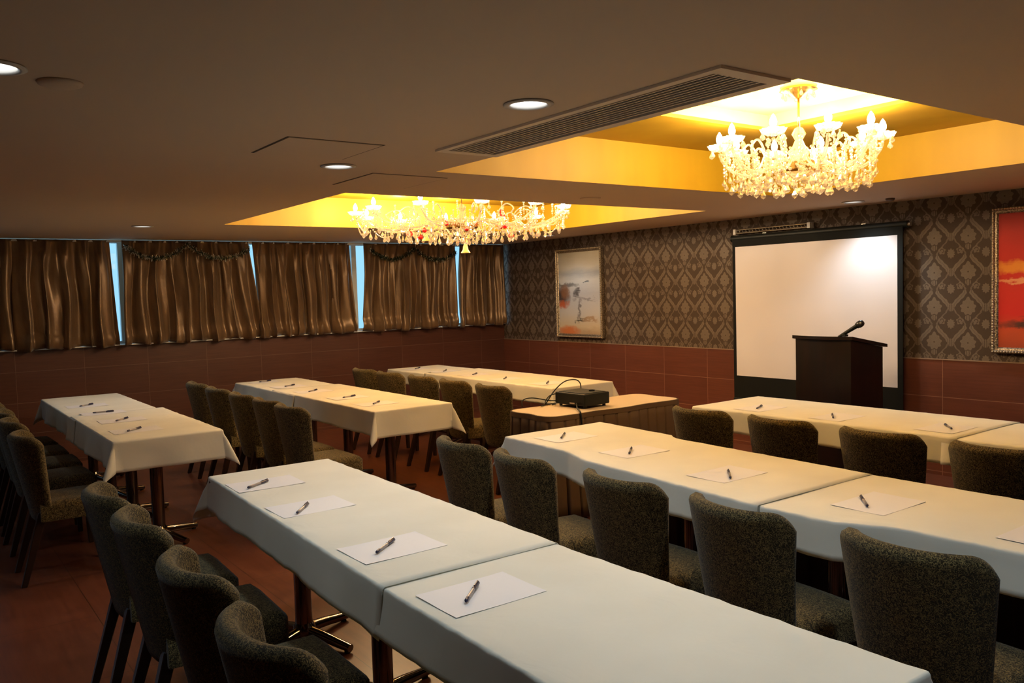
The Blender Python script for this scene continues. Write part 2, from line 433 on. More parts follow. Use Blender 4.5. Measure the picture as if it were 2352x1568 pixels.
# ---------------------------------------------------------------- windows and curtains
def windows():
    n = 0; y = -.03; w = .84
    while y > YB+.3:
        n += 1; y1 = y; y0 = max(y-w, YB); t = None
        bm = bmesh.new(); f = .03
        box(bm, -.09, -.04, y0, y0+f, 1.146, CEIL); box(bm, -.09, -.04, y1-f, y1, 1.146, CEIL)
        box(bm, -.09, -.04, y0+f, y1-f, 1.146, 1.146+f); box(bm, -.09, -.04, y0+f, y1-f, CEIL-f, CEIL)
        o = build('window_%d' % n, bm, 'white_metal'); tag(o, kind='structure')
        build('window_pane', B(-.068, -.062, y0+f, y1-f, 1.146+f, CEIL-f), 'pane', o)
        y = y0; w = 1.303
windows()
bm = bmesh.new(); box(bm, .060, .085, YB+.2, -.02, CEIL-.028, CEIL-.008)
tag(build('trim_3', bm, 'white_metal'), kind='structure')  # curtain track

def curtain(yt0, yt1, yb0, yb1, seed, lab, npl):
    """yt0..yt1 top span, yb0..yb1 bottom span (y more negative = nearer camera)."""
    r = random.Random(seed); bm = bmesh.new(); nu, nv = npl*12, 34
    ph = [r.uniform(0, 6.28) for _ in range(8)]; wid = [r.uniform(.8, 1.25) for _ in range(npl)]
    sw = sum(wid); cum = [0]
    for w in wid: cum.append(cum[-1]+w/sw)
    scr = [r.uniform(.3, 1.2) for _ in range(npl+1)]
    ztop, zbot = CEIL-.006, 1.136
    grid = []
    for j in range(nv+1):
        v = j/nv; row = []   # v=0 top
        for i in range(nu+1):
            u = i/nu
            k = min(int(sum(1 for c in cum[1:] if c <= u)), npl-1); lu = (u-cum[k])/(cum[k+1]-cum[k])
            # pinch pleats at the top, broad folds lower down
            pin = math.exp(-((lu-.5)/.16)**2)*.036
            fold = .042*math.sin(2*pi*lu+.5*math.sin(ph[k % 8]+3*v))+.014*math.sin(4*pi*lu+ph[(k+3) % 8]+1.5*v)
            puf = .016*math.sin(u*2*pi*npl*.5+ph[k % 4]+2*v)
            a = min(1, v/.35); x = .085+(1-a)*pin+a*(fold+puf)*(.75+.4*v)
            # scrunched hem resting on the sill
            if v > .86:
                q = (v-.86)/.14; x += .030*math.sin(q*pi)*scr[k]+.012*q*math.sin(9*u*npl+ph[2])
            lat = .018*a*math.sin(2*pi*lu*1+v*2.2+ph[(k+5) % 8])+.010*math.sin(v*7+k)*a
            y = (yt0+(yt1-yt0)*u)*(1-v)+(yb0+(yb1-yb0)*u)*v + lat*min(1, min(i, nu-i)/6)
            z = ztop+(zbot-ztop)*v + (.012*math.sin(u*npl*3+ph[1]) if v > .97 else 0) + (-.006*abs(math.sin(pi*lu)) if j == 0 else 0)
            row.append(bm.verts.new((max(x, .02), y, z)))
        grid.append(row)
    for j in range(nv):
        for i in range(nu): bm.faces.new((grid[j][i], grid[j][i+1], grid[j+1][i+1], grid[j+1][i]))
    o = build('curtain', bm, 'satin', None, True)
    s = o.modifiers.new('thick', 'SOLIDIFY'); s.thickness = .002
    return tag(o, lab, 'curtain', 'gold satin curtains along the window wall')
curtain(-7.3, -6.03, -7.3, -6.04, 8, 'gold satin curtain beyond the left edge of the photo', 9)
curtain(-6.0, -4.905, -6.0, -4.86, 1, 'gold satin curtain at the far left, left of the first blue gap', 7)
curtain(-4.79, -3.50, -4.82, -3.37, 2, 'gold satin curtain with bright tinsel garland across its top, second from left', 9)
curtain(-3.455, -2.29, -3.405, -2.22, 3, 'plain gold satin curtain in the middle, left of the wide blue gap', 8)
curtain(-2.10, -.80, -2.15, -.80, 4, 'gold satin curtain behind the hanging bell, dim garland across its top', 8)
curtain(-.73, -.03, -.77, -.02, 5, 'narrow gold satin curtain in the room corner beside the damask wall', 5)

def garland(pts, lab, dim=False):
    t = empty('garland', pts[0], label=lab, cat='garland'); bm = bmesh.new(); bm2 = bmesh.new(); r = random.Random(len(pts)+int(pts[0][1]*10))
    base = Vector(pts[0]); full = []
    for i in range(len(pts)-1):
        a, b = Vector(pts[i]), Vector(pts[i+1]); 
        for k in range(26):
            u = k/26; p = a.lerp(b, u); p.z -= .13*4*u*(1-u); full.append(p-base)
    tube(bm2, full, .004, 5)
    for p in full:
        for _ in range(30):
            d = Vector((r.gauss(0, 1), r.gauss(0, 1), r.gauss(0, 1))).normalized(); L = r.uniform(.018, .045)
            s = d.cross(Vector((0, 0, 1))).normalized()*.0035; q = p+Vector((0, r.uniform(-.01, .01), 0))
            tgt = bm if r.random() < (.5 if not dim else .2) else bm2
            vs = [tgt.verts.new(v) for v in (q-s, q+s, q+d*L+s, q+d*L-s)]; tgt.faces.new(vs)
    build('tinsel', bm, 'tinsel', t); build('garland_cord', bm2, 'tinsel_dark', t)
    return t
garland([(.175, -4.77, 2.13), (.175, -4.17, 2.16), (.175, -3.50, 2.13)], 'sparkling tinsel garland in two swags over the second curtain from left')
garland([(.175, -2.05, 2.12), (.175, -1.45, 2.14), (.175, -.83, 2.11)], 'dim tinsel garland over the curtain behind the hanging bell', True)

# ---------------------------------------------------------------- wall pictures
def picture(x0, x1, z0, z1, m, lab, fwid=.045):
    cx = (x0+x1)/2; t = empty('painting', (cx, -.02, z0), label=lab, cat='painting')
    W_, H = (x1-x0)/2, z1-z0
    bm = bmesh.new(); uv = bm.loops.layers.uv.new('UVMap')
    a = W_-fwid
    vs = [bm.verts.new(v) for v in ((-a, -.012, fwid), (a, -.012, fwid), (a, -.012, H-fwid), (-a, -.012, H-fwid))]
    f = bm.faces.new(vs)
    for l, c in zip(f.loops, ((0, 0), (1, 0), (1, 1), (0, 1))): l[uv].uv = c
    vb = [bm.verts.new(v.co+Vector((0, .02, 0))) for v in vs]
    for i in range(4): bm.faces.new((vs[i], vs[(i+1) % 4], vb[(i+1) % 4], vb[i]))
    bm.faces.new(vb)
    me = bpy.data.meshes.new('canvas'); bm.to_mesh(me); bm.free(); me.materials.append(m)
    o = bpy.data.objects.new('canvas', me); COL.objects.link(o); o.parent = t
    # moulding: sweep a profile round the rectangle
    prof = [(0, .018), (0, -.022), (.006, -.034), (.016, -.036), (.024, -.026), (.036, -.022), (fwid, -.014), (fwid, .018)]
    bm = bmesh.new(); rings = []
    for sx, sz in ((-1, 0), (1, 0), (1, 1), (-1, 1)):
        ring = []
        for d, yy in prof:
            x = sx*(W_-d); z = d if sz == 0 else H-d
            ring.append(bm.verts.new((x, yy, z)))
        rings.append(ring)
    for i in range(4):
        A, C = rings[i], rings[(i+1) % 4]
        for k in range(len(prof)-1): bm.faces.new((A[k], C[k], C[k+1], A[k+1]))
    build('frame', bm, 'frame', t)
    bm = bmesh.new(); st = .021
    def bead(x, z): bmesh.ops.create_icosphere(bm, subdivisions=1, radius=.0085, matrix=Matrix.Translation((x, -.032, z)))
    n = int(2*W_/st); n2 = int(H/st)
    for k in range(n+1):
        x = -W_+.012+k*(2*W_-.024)/n; bead(x, .012); bead(x, H-.012)
    for k in range(1, n2):
        z = .012+k*(H-.024)/n2; bead(-W_+.012, z); bead(W_-.012, z)
    build('beading', bm, mat('silver_beads', (.62, .50, .34), .35, metal=.7), t, True)
sea = [(.0, (.38, .26, .15)), (.10, (.50, .40, .27)), (.25, (.46, .42, .38)), (.50, (.40, .38, .38)), (.66, (.50, .50, .49)), (.74, (.34, .35, .38)), (.82, (.50, .49, .46)), (1.0, (.42, .37, .28))]
p1 = painting_mat('pale_seascape', [
    (.08, .47, .20, .13, (.035, .02, .02), .95, .4), (.14, .60, .40, .025, (.06, .05, .05), .7, .5), (.16, .52, .14, .10, (.22, .10, .05), .8, .4),
    (.10, .36, .14, .06, (.40, .08, .02), .9, .5), (.45, .50, .06, .07, (.05, .04, .04), .85, 1), (.50, .30, .05, .12, (.08, .06, .06), .7, 1),
    (.52, .17, .12, .03, (.03, .03, .02), .9, 1), (.75, .17, .22, .03, (.30, .16, .06), .7, 1), (.62, .42, .32, .02, (.16, .14, .13), .6, 1),
    (.68, .635, .06, .012, (.05, .07, .10), .8, .2), (.22, .03, .30, .07, (.50, .14, .04), .9, .4)], sea)
picture(1.198, 2.036, .99, 2.066, p1, 'tall pale abstract seascape painting in ornate frame, left of the screen')
redb = [(.0, (.38, .06, .02)), (.12, (.52, .07, .02)), (.25, (.60, .02, .015)), (.55, (.62, .03, .015)), (.75, (.55, .03, .02)), (1.0, (.36, .03, .02))]
p2 = painting_mat('red_boat_scene', [
    (.15, .60, .30, .05, (.85, .30, .03), .9, .3), (.55, .72, .10, .16, (.80, .30, .05), .9, .4), (.5, .80, .035, .13, (.10, .02, .01), .9, .3),
    (.22, .50, .30, .02, (.85, .38, .15), .8, .6), (.40, .17, .45, .035, (.06, .03, .02), .95, .6), (.45, .23, .25, .02, (.10, .03, .02), .9, .4),
    (.75, .55, .18, .25, (.75, .20, .03), .6, .4)], redb)
picture(6.345, 7.19, 1.0, 2.08, p2, 'bright red abstract painting in ornate frame at the right photo edge')

# ---------------------------------------------------------------- projection screen, rail
def screen():
    y = -.10; t = empty('projection_screen', (4.83, y, .45), label='large white pull-down projection screen with black borders on the damask wall', cat='projection screen')
    X0, X1, Z0, Z1 = 4.018-4.83, 5.645-4.83, .69-.45, 1.932-.45
    build('screen_surface', B(X0, X1, -.004, 0, Z0, Z1), 'screen', t)
    bm = bmesh.new()
    box(bm, X0-.035, X1+.045, -.003, .003, Z1+.0005, 2.0-.45); box(bm, X0-.035, X1+.045, -.003, .003, .02, Z0-.0005)
    box(bm, X0-.035, X0-.0005, -.003, .003, Z0-.001, Z1+.001); box(bm, X1+.0005, X1+.045, -.003, .003, Z0-.001, Z1+.001)
    build('border', bm, 'black_matte', t)
    bm = bmesh.new(); tube(bm, [(-.86, .03, 1.565), (.89, .03, 1.565)], .030, 14); build('housing', bm, 'black', t, True, ang=40)
    bm = bmesh.new(); tube(bm, [(-.875, .03, 1.565), (-.86, .03, 1.565)], .033, 14); build('end_cap', bm, 'black', t, True, ang=40)
    bm = bmesh.new(); tube(bm, [(.89, .03, 1.565), (.91, .03, 1.565)], .018, 14); build('end_cap', bm, 'steel', t, True, ang=40)
    bm = bmesh.new(); tube(bm, [(X0-.035, .0, .012), (X1+.045, .0, .012)], .014, 10); build('weight_bar', bm, 'black', t, True, ang=40)
    for x in (-.5, .5): build('wall_bracket', B(x-.02, x+.02, .03, .098, 1.56, 1.60), 'steel', t)
screen()
def rail():
    t = empty('hanging_rail', (4.40, -.06, 2.085), label='short metal hanging rail with hooks above the left end of the screen', cat='rail')
    bm = bmesh.new(); tube(bm, [(-.43, 0, .012), (.42, 0, .012)], .006, 8); tube(bm, [(-.43, 0, -.02), (.42, 0, -.02)], .006, 8); build('bar', bm, 'steel', t, True, ang=40)
    bm = bmesh.new()
    for k in range(22): tube(bm, [(-.41+k*.038, 0, .012), (-.39+k*.038, 0, -.02)], .003, 6)
    build('lattice', bm, 'steel', t, True)
    for x in (-.42, .40): build('bracket', B(x-.015, x+.015, -.008, .06, -.03, .02), 'white_metal', t)
rail()

# ---------------------------------------------------------------- lectern and microphone
def lectern():
    t = empty('lectern', (5.56, -.80, 0), R(0), label='dark wooden lectern with slanted top in front of the screen', cat='lectern')
    w, d = .235, .215; zf, zb = 1.138, 1.06
    def slab(y0, y1, z0, z1, x0, x1):   # box whose top slopes from front (y0) to back (y1)
        bm = bmesh.new(); n = 10; fr = []
        return bm
    # front panel bowed outwards
    bm = bmesh.new(); n = 12; cols = []
    for k in range(n+1):
        u = -1+2*k/n; x = u*w; y = -d-.035*(1-u*u)
        cols.append([bm.verts.new(v) for v in ((x, y, .05), (x, y, zf), (x, y+.02, zf), (x, y+.02, .05))])
    for k in range(n):
        for i in range(4): bm.faces.new((cols[k][i], cols[k+1][i], cols[k+1][(i+1) % 4], cols[k][(i+1) % 4]))
    bm.faces.new(cols[0]); bm.faces.new(cols[-1]); build('front_panel', bm, 'lectern', t, True, ang=40)
    for s in (-1, 1):
        bm = bmesh.new(); x0, x1 = sorted((s*w, s*(w-.02)))
        vs = [bm.verts.new(v) for x in (x0, x1) for v in ((x, -d+.02, .05), (x, d, .05), (x, d, zb), (x, -d+.02, zf-.005))]
        for q in ((0,1,2,3), (4,5,6,7), (0,1,5,4), (1,2,6,5), (2,3,7,6), (3,0,4,7)): bm.faces.new([vs[i] for i in q])
        build('side_panel', bm, 'lectern', t)
    bm = bmesh.new(); cols = []
    for k in range(n+1):
        u = -1+2*k/n; x = u*(w+.022); y = -d-.05*(1-u*u)-.012
        cols.append([bm.verts.new(v) for v in ((x, y, zf), (x, y, zf+.025), (x, d+.03, zb+.022), (x, d+.03, zb-.002))])
    for k in range(n):
        for i in range(4): bm.faces.new((cols[k][i], cols[k+1][i], cols[k+1][(i+1) % 4], cols[k][(i+1) % 4]))
    bm.faces.new(cols[0]); bm.faces.new(cols[-1]); build('top', bm, 'lectern', t, True, ang=30)
    build('shelf', B(-w+.02, w-.02, -d+.02, d-.01, .70, .72), 'lectern', t)
    build('base', B(-w-.02, w+.02, -d-.05, d+.01, 0, .05, bev=.006), 'lectern', t)
lectern()
def mic():
    t = empty('microphone', (5.655, -.84, 1.155), label='black handheld microphone resting tilted on the lectern top', cat='microphone')
    d = Vector((.16, .04, .105)).normalized(); a = Vector((-.06, -.015, -.010))
    bm = bmesh.new(); tube(bm, [a, a+d*.15, a+d*.165], [.011, .016, .019], 14); build('handle', bm, 'black', t, True, ang=40)
    bm = bmesh.new(); tube(bm, [a+d*.165, a+d*.172, a+d*.19, a+d*.205, a+d*.216, a+d*.22], [.019, .026, .027, .025, .016, .005], 16)
    build('grille', bm, mat('mic_grille', (.10, .10, .10), .3, metal=.9), t, True)
    bm = bmesh.new(); tube(bm, [a+d*.160, a+d*.168], .022, 14); build('collar', bm, 'black', t, True, ang=40)
    build('mic_rest', B(-.05, .0, -.02, .02, -.005, .012, bev=.004), 'black', t)
mic()

# ---------------------------------------------------------------- chairs
def chair():
    t = empty('upholstered_chair', (0, 0, 0))
    # seat: rounded cushion, slightly wider at the front; origin under the rear top edge, chair faces +y
    def sheet(fn, nu, nv):
        pass
    bm = bmesh.new(); nu, nv = 14, 14
    def seat_pt(u, v, top):
        # u across -1..1, v depth 0..1 ; superellipse rounding
        w = .192+.026*v
        x = u*w; y = .09+v*.41
        r = .055
        # round front corners in plan
        du, dv = (abs(u)*w-(w-r)), (v*.41-(.41-r))
        if du > 0 and dv > 0:
            L = math.hypot(du, dv)
            if L > r:
                x = math.copysign((w-r)+du/L*r, u); y = .09+(.41-r)+dv/L*r
        e = min(1, (1-abs(u))*w/.03, (1-v)*.43/.03 if v > .5 else 1)
        dome = .018*(1-u*u)*(1-(2*v-1)**2)
        edge = .022*(1-math.sqrt(max(0, 1-(1-e)**2)))
        return (x, y, (.452+dome-edge) if top else .352)
    tops = [[bm.verts.new(seat_pt(-1+2*i/nu, j/nv, True)) for i in range(nu+1)] for j in range(nv+1)]
    bots = [[bm.verts.new(seat_pt(-1+2*i/nu, j/nv, False)) for i in range(nu+1)] for j in range(nv+1)]
    for g in (tops, bots):
        for j in range(nv):
            for i in range(nu): bm.faces.new((g[j][i], g[j][i+1], g[j+1][i+1], g[j+1][i]))
    rim = [(0, i) for i in range(nu)]+[(j, nu) for j in range(nv)]+[(nv, nu-i) for i in range(nu)]+[(nv-j, 0) for j in range(nv)]
    for k in range(len(rim)):
        a, b = rim[k], rim[(k+1) % len(rim)]
        bm.faces.new((tops[a[0]][a[1]], tops[b[0]][b[1]], bots[b[0]][b[1]], bots[a[0]][a[1]]))
    build('seat', bm, 'fabric', t, True, ang=55)
    # backrest: wrap-round shell
    bm = bmesh.new(); nu, nv = 40, 26; T = .054; H0, H1 = .335, .868
    def mid(s, tt):
        # s in -1..1 across, tt 0..1 up
        wd = .165+.052*tt**.8
        a = s*R(66)
        x = wd*math.copysign(abs(math.sin(a)/math.sin(R(66)))**.96, s)
        y = .225*(1-math.cos(a))**1.05 * (.45+.55*tt)
        y += .105*(1-tt)-.013
        z = H0+(H1-H0-T/2)*tt
        # rounded upper corners, rounder lower corners
        if abs(s) > .62:
            q = (abs(s)-.62)/.38; z -= (.062*q**2.9)*max(0, tt)**2
            z += .10*q**2*(1-tt)**2
        return Vector((x, y, z))
    def point(s, tt, side):
        c = mid(s, tt); h = 1e-3
        ds = mid(min(1, s+h), tt)-mid(max(-1, s-h), tt); dt = mid(s, min(1, tt+h))-mid(s, max(0, tt-h))
        n = ds.cross(dt).normalized()
        Ls = (1-abs(s))*.30; Lt = min(tt, 1-tt)*(H1-H0); r = T/2
        f = 1
        for L in (Ls, Lt):
            if L < r: f = min(f, math.sqrt(max(0, 1-(1-L/r)**2)))
        return c+n*side*r*f
    us = [math.sin(pi/2*(-1+2*i/nu))*.55+(-1+2*i/nu)*.45 for i in range(nu+1)]
    vs_ = [(.5-.5*math.cos(pi*j/nv))*.55+.45*j/nv for j in range(nv+1)]
    A = [[bm.verts.new(point(s, v, 1)) for s in us] for v in vs_]; C = [[bm.verts.new(point(s, v, -1)) for s in us] for v in vs_]
    for g in (A, C):
        for j in range(nv):
            for i in range(nu): bm.faces.new((g[j][i], g[j][i+1], g[j+1][i+1], g[j+1][i]))
    bmesh.ops.remove_doubles(bm, verts=bm.verts, dist=2e-4)
    build('backrest', bm, 'fabric', t, True)
    # legs
    def leg(x0, y0, x1, y1, z0, s0, s1):
        bm = bmesh.new(); q = []
        for (x, y, z, s) in ((x1, y1, 0, s1), (x0, y0, z0, s0)):
            q.append([bm.verts.new((x+a*s, y+b*s, z)) for a, b in ((-1, -1), (1, -1), (1, 1), (-1, 1))])
        bm.faces.new(q[0]); bm.faces.new(q[1])
        for i in range(4): bm.faces.new((q[0][i], q[0][(i+1) % 4], q[1][(i+1) % 4], q[1][i]))
        bmesh.ops.bevel(bm, geom=list(bm.edges), offset=.003, segments=1, affect='EDGES'); return bm
    for s in (-1, 1):
        build('leg', leg(s*.165, .43, s*.17, .44, .36, .021, .014), 'wood_leg', t)
        build('leg', leg(s*.14, .105, s*.165, -.01, .40, .023, .015), 'wood_leg', t)
    return t
C0 = chair(); CN = [0]
SEATPOS = {}
def place_chair(x, y, rz, lab, grp):
    c = C0 if CN[0] == 0 else copy_tree(C0); CN[0] += 1
    c.location = (x, y, 0); c.rotation_euler = (0, 0, rz); tag(c, lab, 'chair', grp)
ROWS = {
 'R1': ('the nearest table row', [5.72, 6.235, 6.885, 7.475], -6.09),
 'R2': ('the middle right row', [5.79, 6.285, 6.92, 7.48, 8.08], -4.49),
 'R3': ('the lectern-side row', [5.93, 6.48, 7.06, 7.62], -2.90),
 'N': ('the far wall-side row', [1.62, 2.15, 2.74, 3.285, 3.86], -2.96),
 'M': ('the central left row', [1.58, 2.20, 2.80, 3.33, 3.80], -4.59),
 'L': ('the leftmost row', [1.40, 1.95, 2.50, 3.08, 3.80], -6.16),
}
ordn = ['first', 'second', 'third', 'fourth', 'fifth']
for key, (nm, xs, yy) in ROWS.items():
    for i, x in enumerate(xs):
        place_chair(x, yy+rnd.uniform(-.012, .012), R(rnd.uniform(-3, 3)) + (R(-4) if key == 'R2' else 0),
            'olive-brown upholstered chair, %s from the window side at %s' % (ordn[i], nm), 'upholstered chairs at the white tables')

# ---------------------------------------------------------------- tables and cloths
def base_table(w, d):
    t = empty('pedestal_table', (0, 0, 0))
    build('tabletop', B(-w/2+.004, w/2-.004, -d/2+.006, d/2-.006, .695, .722, bev=.004), 'board', t)
    bm = bmesh.new(); tube(bm, [(0, 0, .05), (0, 0, .68)], .040, 22); build('post', bm, 'chrome', t, True, ang=40)
    bm = bmesh.new(); lathe(bm, [(.0, .680), (.10, .680), (.11, .694), (0, .694)], 20); build('mounting_plate', bm, 'black', t)
    bm = bmesh.new(); lathe(bm, [(0, .03), (.052, .03), (.058, .05), (.050, .075), (.041, .09), (0, .09)], 22); hub = build('hub', bm, 'chrome', t, True, ang=40)
    for k in range(4):
        a = R(22+90*k); ca, sa = math.cos(a), math.sin(a)
        bm = bmesh.new(); pts = [(ca*r, sa*r, z) for r, z in ((.03, .052), (.12, .044), (.22, .030), (.285, .022))]
        tube(bm, pts, [.026, .024, .021, .019], 10); f = build('foot', bm, 'chrome', t, True, ang=50)
        bm = bmesh.new(); lathe(bm, [(0, 0), (.014, 0), (.014, .012), (0, .012)], 10, (ca*.265, sa*.265, 0)); build('glide', bm, 'black', f)
    return t
BT = {}
ROWN = {'R1': 'nearest', 'R2': 'middle right', 'R3': 'lectern-side', 'N': 'far wall-side', 'M': 'central left', 'L': 'leftmost window-side'}
def tables(key, x0, n, w, yc, d, dy=None):
    for i in range(n):
        if 't' not in BT: t = BT['t'] = base_table(.775, .60)
        else: t = copy_tree(BT['t'])
        t.location = (x0+w*(i+.5), yc+(dy[i] if dy else 0), 0); t.scale = (w/.775, d/.60, 1)
        tag(t, 'cloth-covered table on dark chrome post, %s from window side in the %s row' % (ordn[i], ROWN[key]), 'table', 'pedestal tables under white cloths')

def lerpl(P, x):
    if x <= P[0][0]: return P[0][1]
    for (a, b), (c, d) in zip(P, P[1:]):
        if x <= c: return b+(d-b)*(x-a)/(c-a)
    return P[-1][1]
def cloth(x0, x1, y0, y1, ov, lab, seed=1, near=None, far=None, z=TT, rz=0, m='cloth', name='tablecloth', flare=.06, wav=.010, cat='tablecloth'):
    """ov = overhang (left, right, front(y0), back(y1)); 0 keeps that edge flat."""
    r = random.Random(seed); cx, cy = (x0+x1)/2, (y0+y1)/2; a, b = (x1-x0)/2, (y1-y0)/2
    rr = .010; bm = bmesh.new()
    def axis(h, o0, o1):
        s = []
        def over(o):
            if o <= 0: return []
            q = [rr*pi/2*k/3 for k in range(1, 4)]; v = rr*pi/2; n = max(4, int((o-v)/.018))
            return [h+t for t in q]+[h+v+(o-v)*k/n for k in range(1, n+1)]
        n = max(2, int(2*h/.045))
        return [-t for t in reversed(over(o0))]+[-h+2*h*k/n for k in range(n+1)]+over(o1)
    us = axis(a, ov[0], ov[1]); vs = axis(b, ov[2], ov[3])
    ph = [r.uniform(0, 6.28) for _ in range(6)]
    def wob(s):  # long wrinkles along a skirt
        return math.sin(s*5.3+ph[0])*.5+math.sin(s*11.7+ph[1])*.35+math.sin(s*23+ph[2])*.25
    def pos(u, v):
        ex = max(0, abs(u)-a); ey = max(0, abs(v)-b); su, sv = math.copysign(1, u), math.copysign(1, v)
        x, y = max(-a, min(a, u)), max(-b, min(b, v)); s = math.hypot(ex, ey)
        zz = z+.0012*math.sin(u*7+ph[3])*math.sin(v*9+ph[4])+.0012
        if s < 1e-9:
            if near:
                n_, f_ = lerpl(near, x+cx)-cy, lerpl(far, x+cx)-cy; y = n_+(f_-n_)*(y+b)/(2*b)
            return (x, y, zz)
        dx, dy = su*ex/s, sv*ey/s
        corner = (2*ex*ey/(s*s)) if s > 0 else 0
        if s < rr*pi/2:
            an = s/rr; out, dn = rr*math.sin(an), rr*(1-math.cos(an))
        else:
            dd = s-rr*pi/2; w = wob((v if ex > ey else u)+(0 if ex > ey else 1.7))
            k = flare+wav*w/max(.05, .18)*min(1, dd/.08)*(1-corner)+.34*corner**2*min(1, dd/.05)
            k = max(-.02, k); out = rr+dd*k; dn = rr+dd*math.sqrt(max(.1, 1-k*k))
        hem = 0
        if near:
            n_, f_ = lerpl(near, x+cx)-cy, lerpl(far, x+cx)-cy; y = n_+(f_-n_)*(y+b)/(2*b)
        if s > 0 or b-abs(v) < .03: zz += .0012*math.sin(u*31+ph[1])+.001*math.sin(u*67+ph[5])
        return (x+dx*out, y+dy*out, zz-dn+hem)
    g = [[bm.verts.new(pos(u, v)) for u in us] for v in vs]
    for j in range(len(vs)-1):
        for i in range(len(us)-1): bm.faces.new((g[j][i], g[j][i+1], g[j+1][i+1], g[j+1][i]))
    o = build(name, bm, m, None, True, (cx, cy, 0), rz)
    s = o.modifiers.new('thick', 'SOLIDIFY'); s.thickness = .0015; s.offset = 1
    return tag(o, lab, cat, 'white cloths over the table rows' if cat == 'tablecloth' else None)

tables('L', .80, 4, .765, -5.345, .60); tables('M', .84, 4, .758, -3.625, .60); tables('N', .79, 4, .74, -1.87, .62)
tables('R1', 5.30, 4, .775, -5.245, .58); tables('R2', 5.42, 4, .775, -3.63, .66, [.09, .0, 0, 0]); tables('R3', 5.36, 4, .775, -1.89, .64)
cloth(.815, 2.60, -5.665, -5.055, (.19, 0, .17, .17), 'white tablecloth on the window end of the leftmost table row', 1, z=TT-.002, wav=.03)
cloth(2.35, 3.85, -5.66, -5.02, (0, .19, .18, .18), 'white tablecloth on the near end of the leftmost row, corner drooping', 2, z=TT+.003, flare=.10, wav=.02)
cloth(.84, 2.40, -3.945, -3.315, (.17, 0, .18, .18), 'white tablecloth on the window end of the central left table row', 3, z=TT-.002, wav=.03)
cloth(1.86, 3.88, -3.94, -3.30, (0, .20, .18, .18), 'white tablecloth on the near end of the central left table row', 4, z=TT+.003, flare=.08, wav=.014)
cloth(.80, 1.9, -2.20, -1.55, (.16, 0, .15, .15), 'white tablecloth on the corner end of the far table row', 5, z=TT-.002, wav=.02)
cloth(1.62, 3.76, -2.20, -1.52, (0, .17, .15, .15), 'white tablecloth on the far wall-side row reaching towards the projector', 6, z=TT+.003, wav=.014)
cloth(5.29, 7.185, -5.555, -4.945, (.205, 0, .155, .16), 'white tablecloth under the three farther sheets of the nearest row', 7, z=TT+.004, flare=.10, wav=.014,
    near=[(5.28, -5.515), (7.19, -5.588)], far=[(5.3, -4.926), (7.19, -4.961)])
cloth(7.12, 8.40, -5.59, -4.95, (0, .17, .145, .15), 'white tablecloth on the nearest table end at the bottom of the photo', 8, z=TT, flare=.10, wav=.014,
    near=[(7.12, -5.583), (8.4, -5.60)], far=[(7.12, -4.966), (8.4, -4.943)])
cloth(5.41, 7.32, -3.95, -3.22, (.16, 0, .14, .14), 'white tablecloth with a gathered fold, projector half of the middle right row', 9, z=TT+.003, flare=.10, wav=.014,
    near=[(5.4, -3.878), (6.0, -3.91), (6.22, -3.99), (7.32, -4.085)], far=[(5.4, -3.157), (6.05, -3.20), (6.12, -3.26), (7.32, -3.322)])
cloth(7.26, 8.55, -4.0, -3.30, (0, .16, .14, .14), 'white tablecloth at the right photo edge in the middle right row', 11, z=TT-.001, flare=.10, wav=.014,
    near=[(7.26, -4.075), (7.62, -4.07), (7.80, -3.975), (8.55, -3.94)], far=[(7.26, -3.318), (8.55, -3.31)])
cloth(5.36, 7.16, -2.24, -1.54, (.15, 0, .15, .12), 'white tablecloth below the lectern', 12, z=TT+.003, wav=.014,
    near=[(5.36, -2.235), (7.2, -2.235)], far=[(5.36, -1.53), (7.2, -1.52)])
cloth(7.08, 8.48, -2.235, -1.53, (0, .15, .15, .12), 'white tablecloth at the right photo edge in the lectern-side row', 13, z=TT-.001, wav=.014)

# pleated skirts
def pleats(path, z0, z1, seed, amp=.012, per=.07, closed=False):
    r = random.Random(seed); bm = bmesh.new(); P = [Vector(p) for p in path]
    pts = []; L = 0
    for i in range(len(P)-1):
        a, b = P[i], P[i+1]; n = max(2, int((b-a).length/.005)); d = (b-a).normalized(); nr = Vector((d.y, -d.x))
        for k in range(n+(1 if i == len(P)-2 else 0)):
            pts.append((a.lerp(b, k/n), nr, L+k*(b-a).length/n))
        L += (b-a).length
    rows = []
    for j in range(9):
        v = j/8; row = []
        for p, nr, s in pts:
            tpos = (s/per+.18*math.sin(s*9+seed)) % 1.0
            w = 1-math.exp(-((tpos-.5)/.07)**2)*(1 if v > .05 else .3)  # box pleats with narrow deep folds
            off = amp*(.35+1.1*v)*w + .006*v*math.sin(s*17+seed)+.004*math.sin(s*31)*v
            q = p+nr*off; row.append(bm.verts.new((q.x, q.y, z1+(z0-z1)*v)))
        rows.append(row)
    for j in range(8):
        for i in range(len(pts)-1): bm.faces.new((rows[j][i], rows[j][i+1], rows[j+1][i+1], rows[j+1][i]))
    return bm
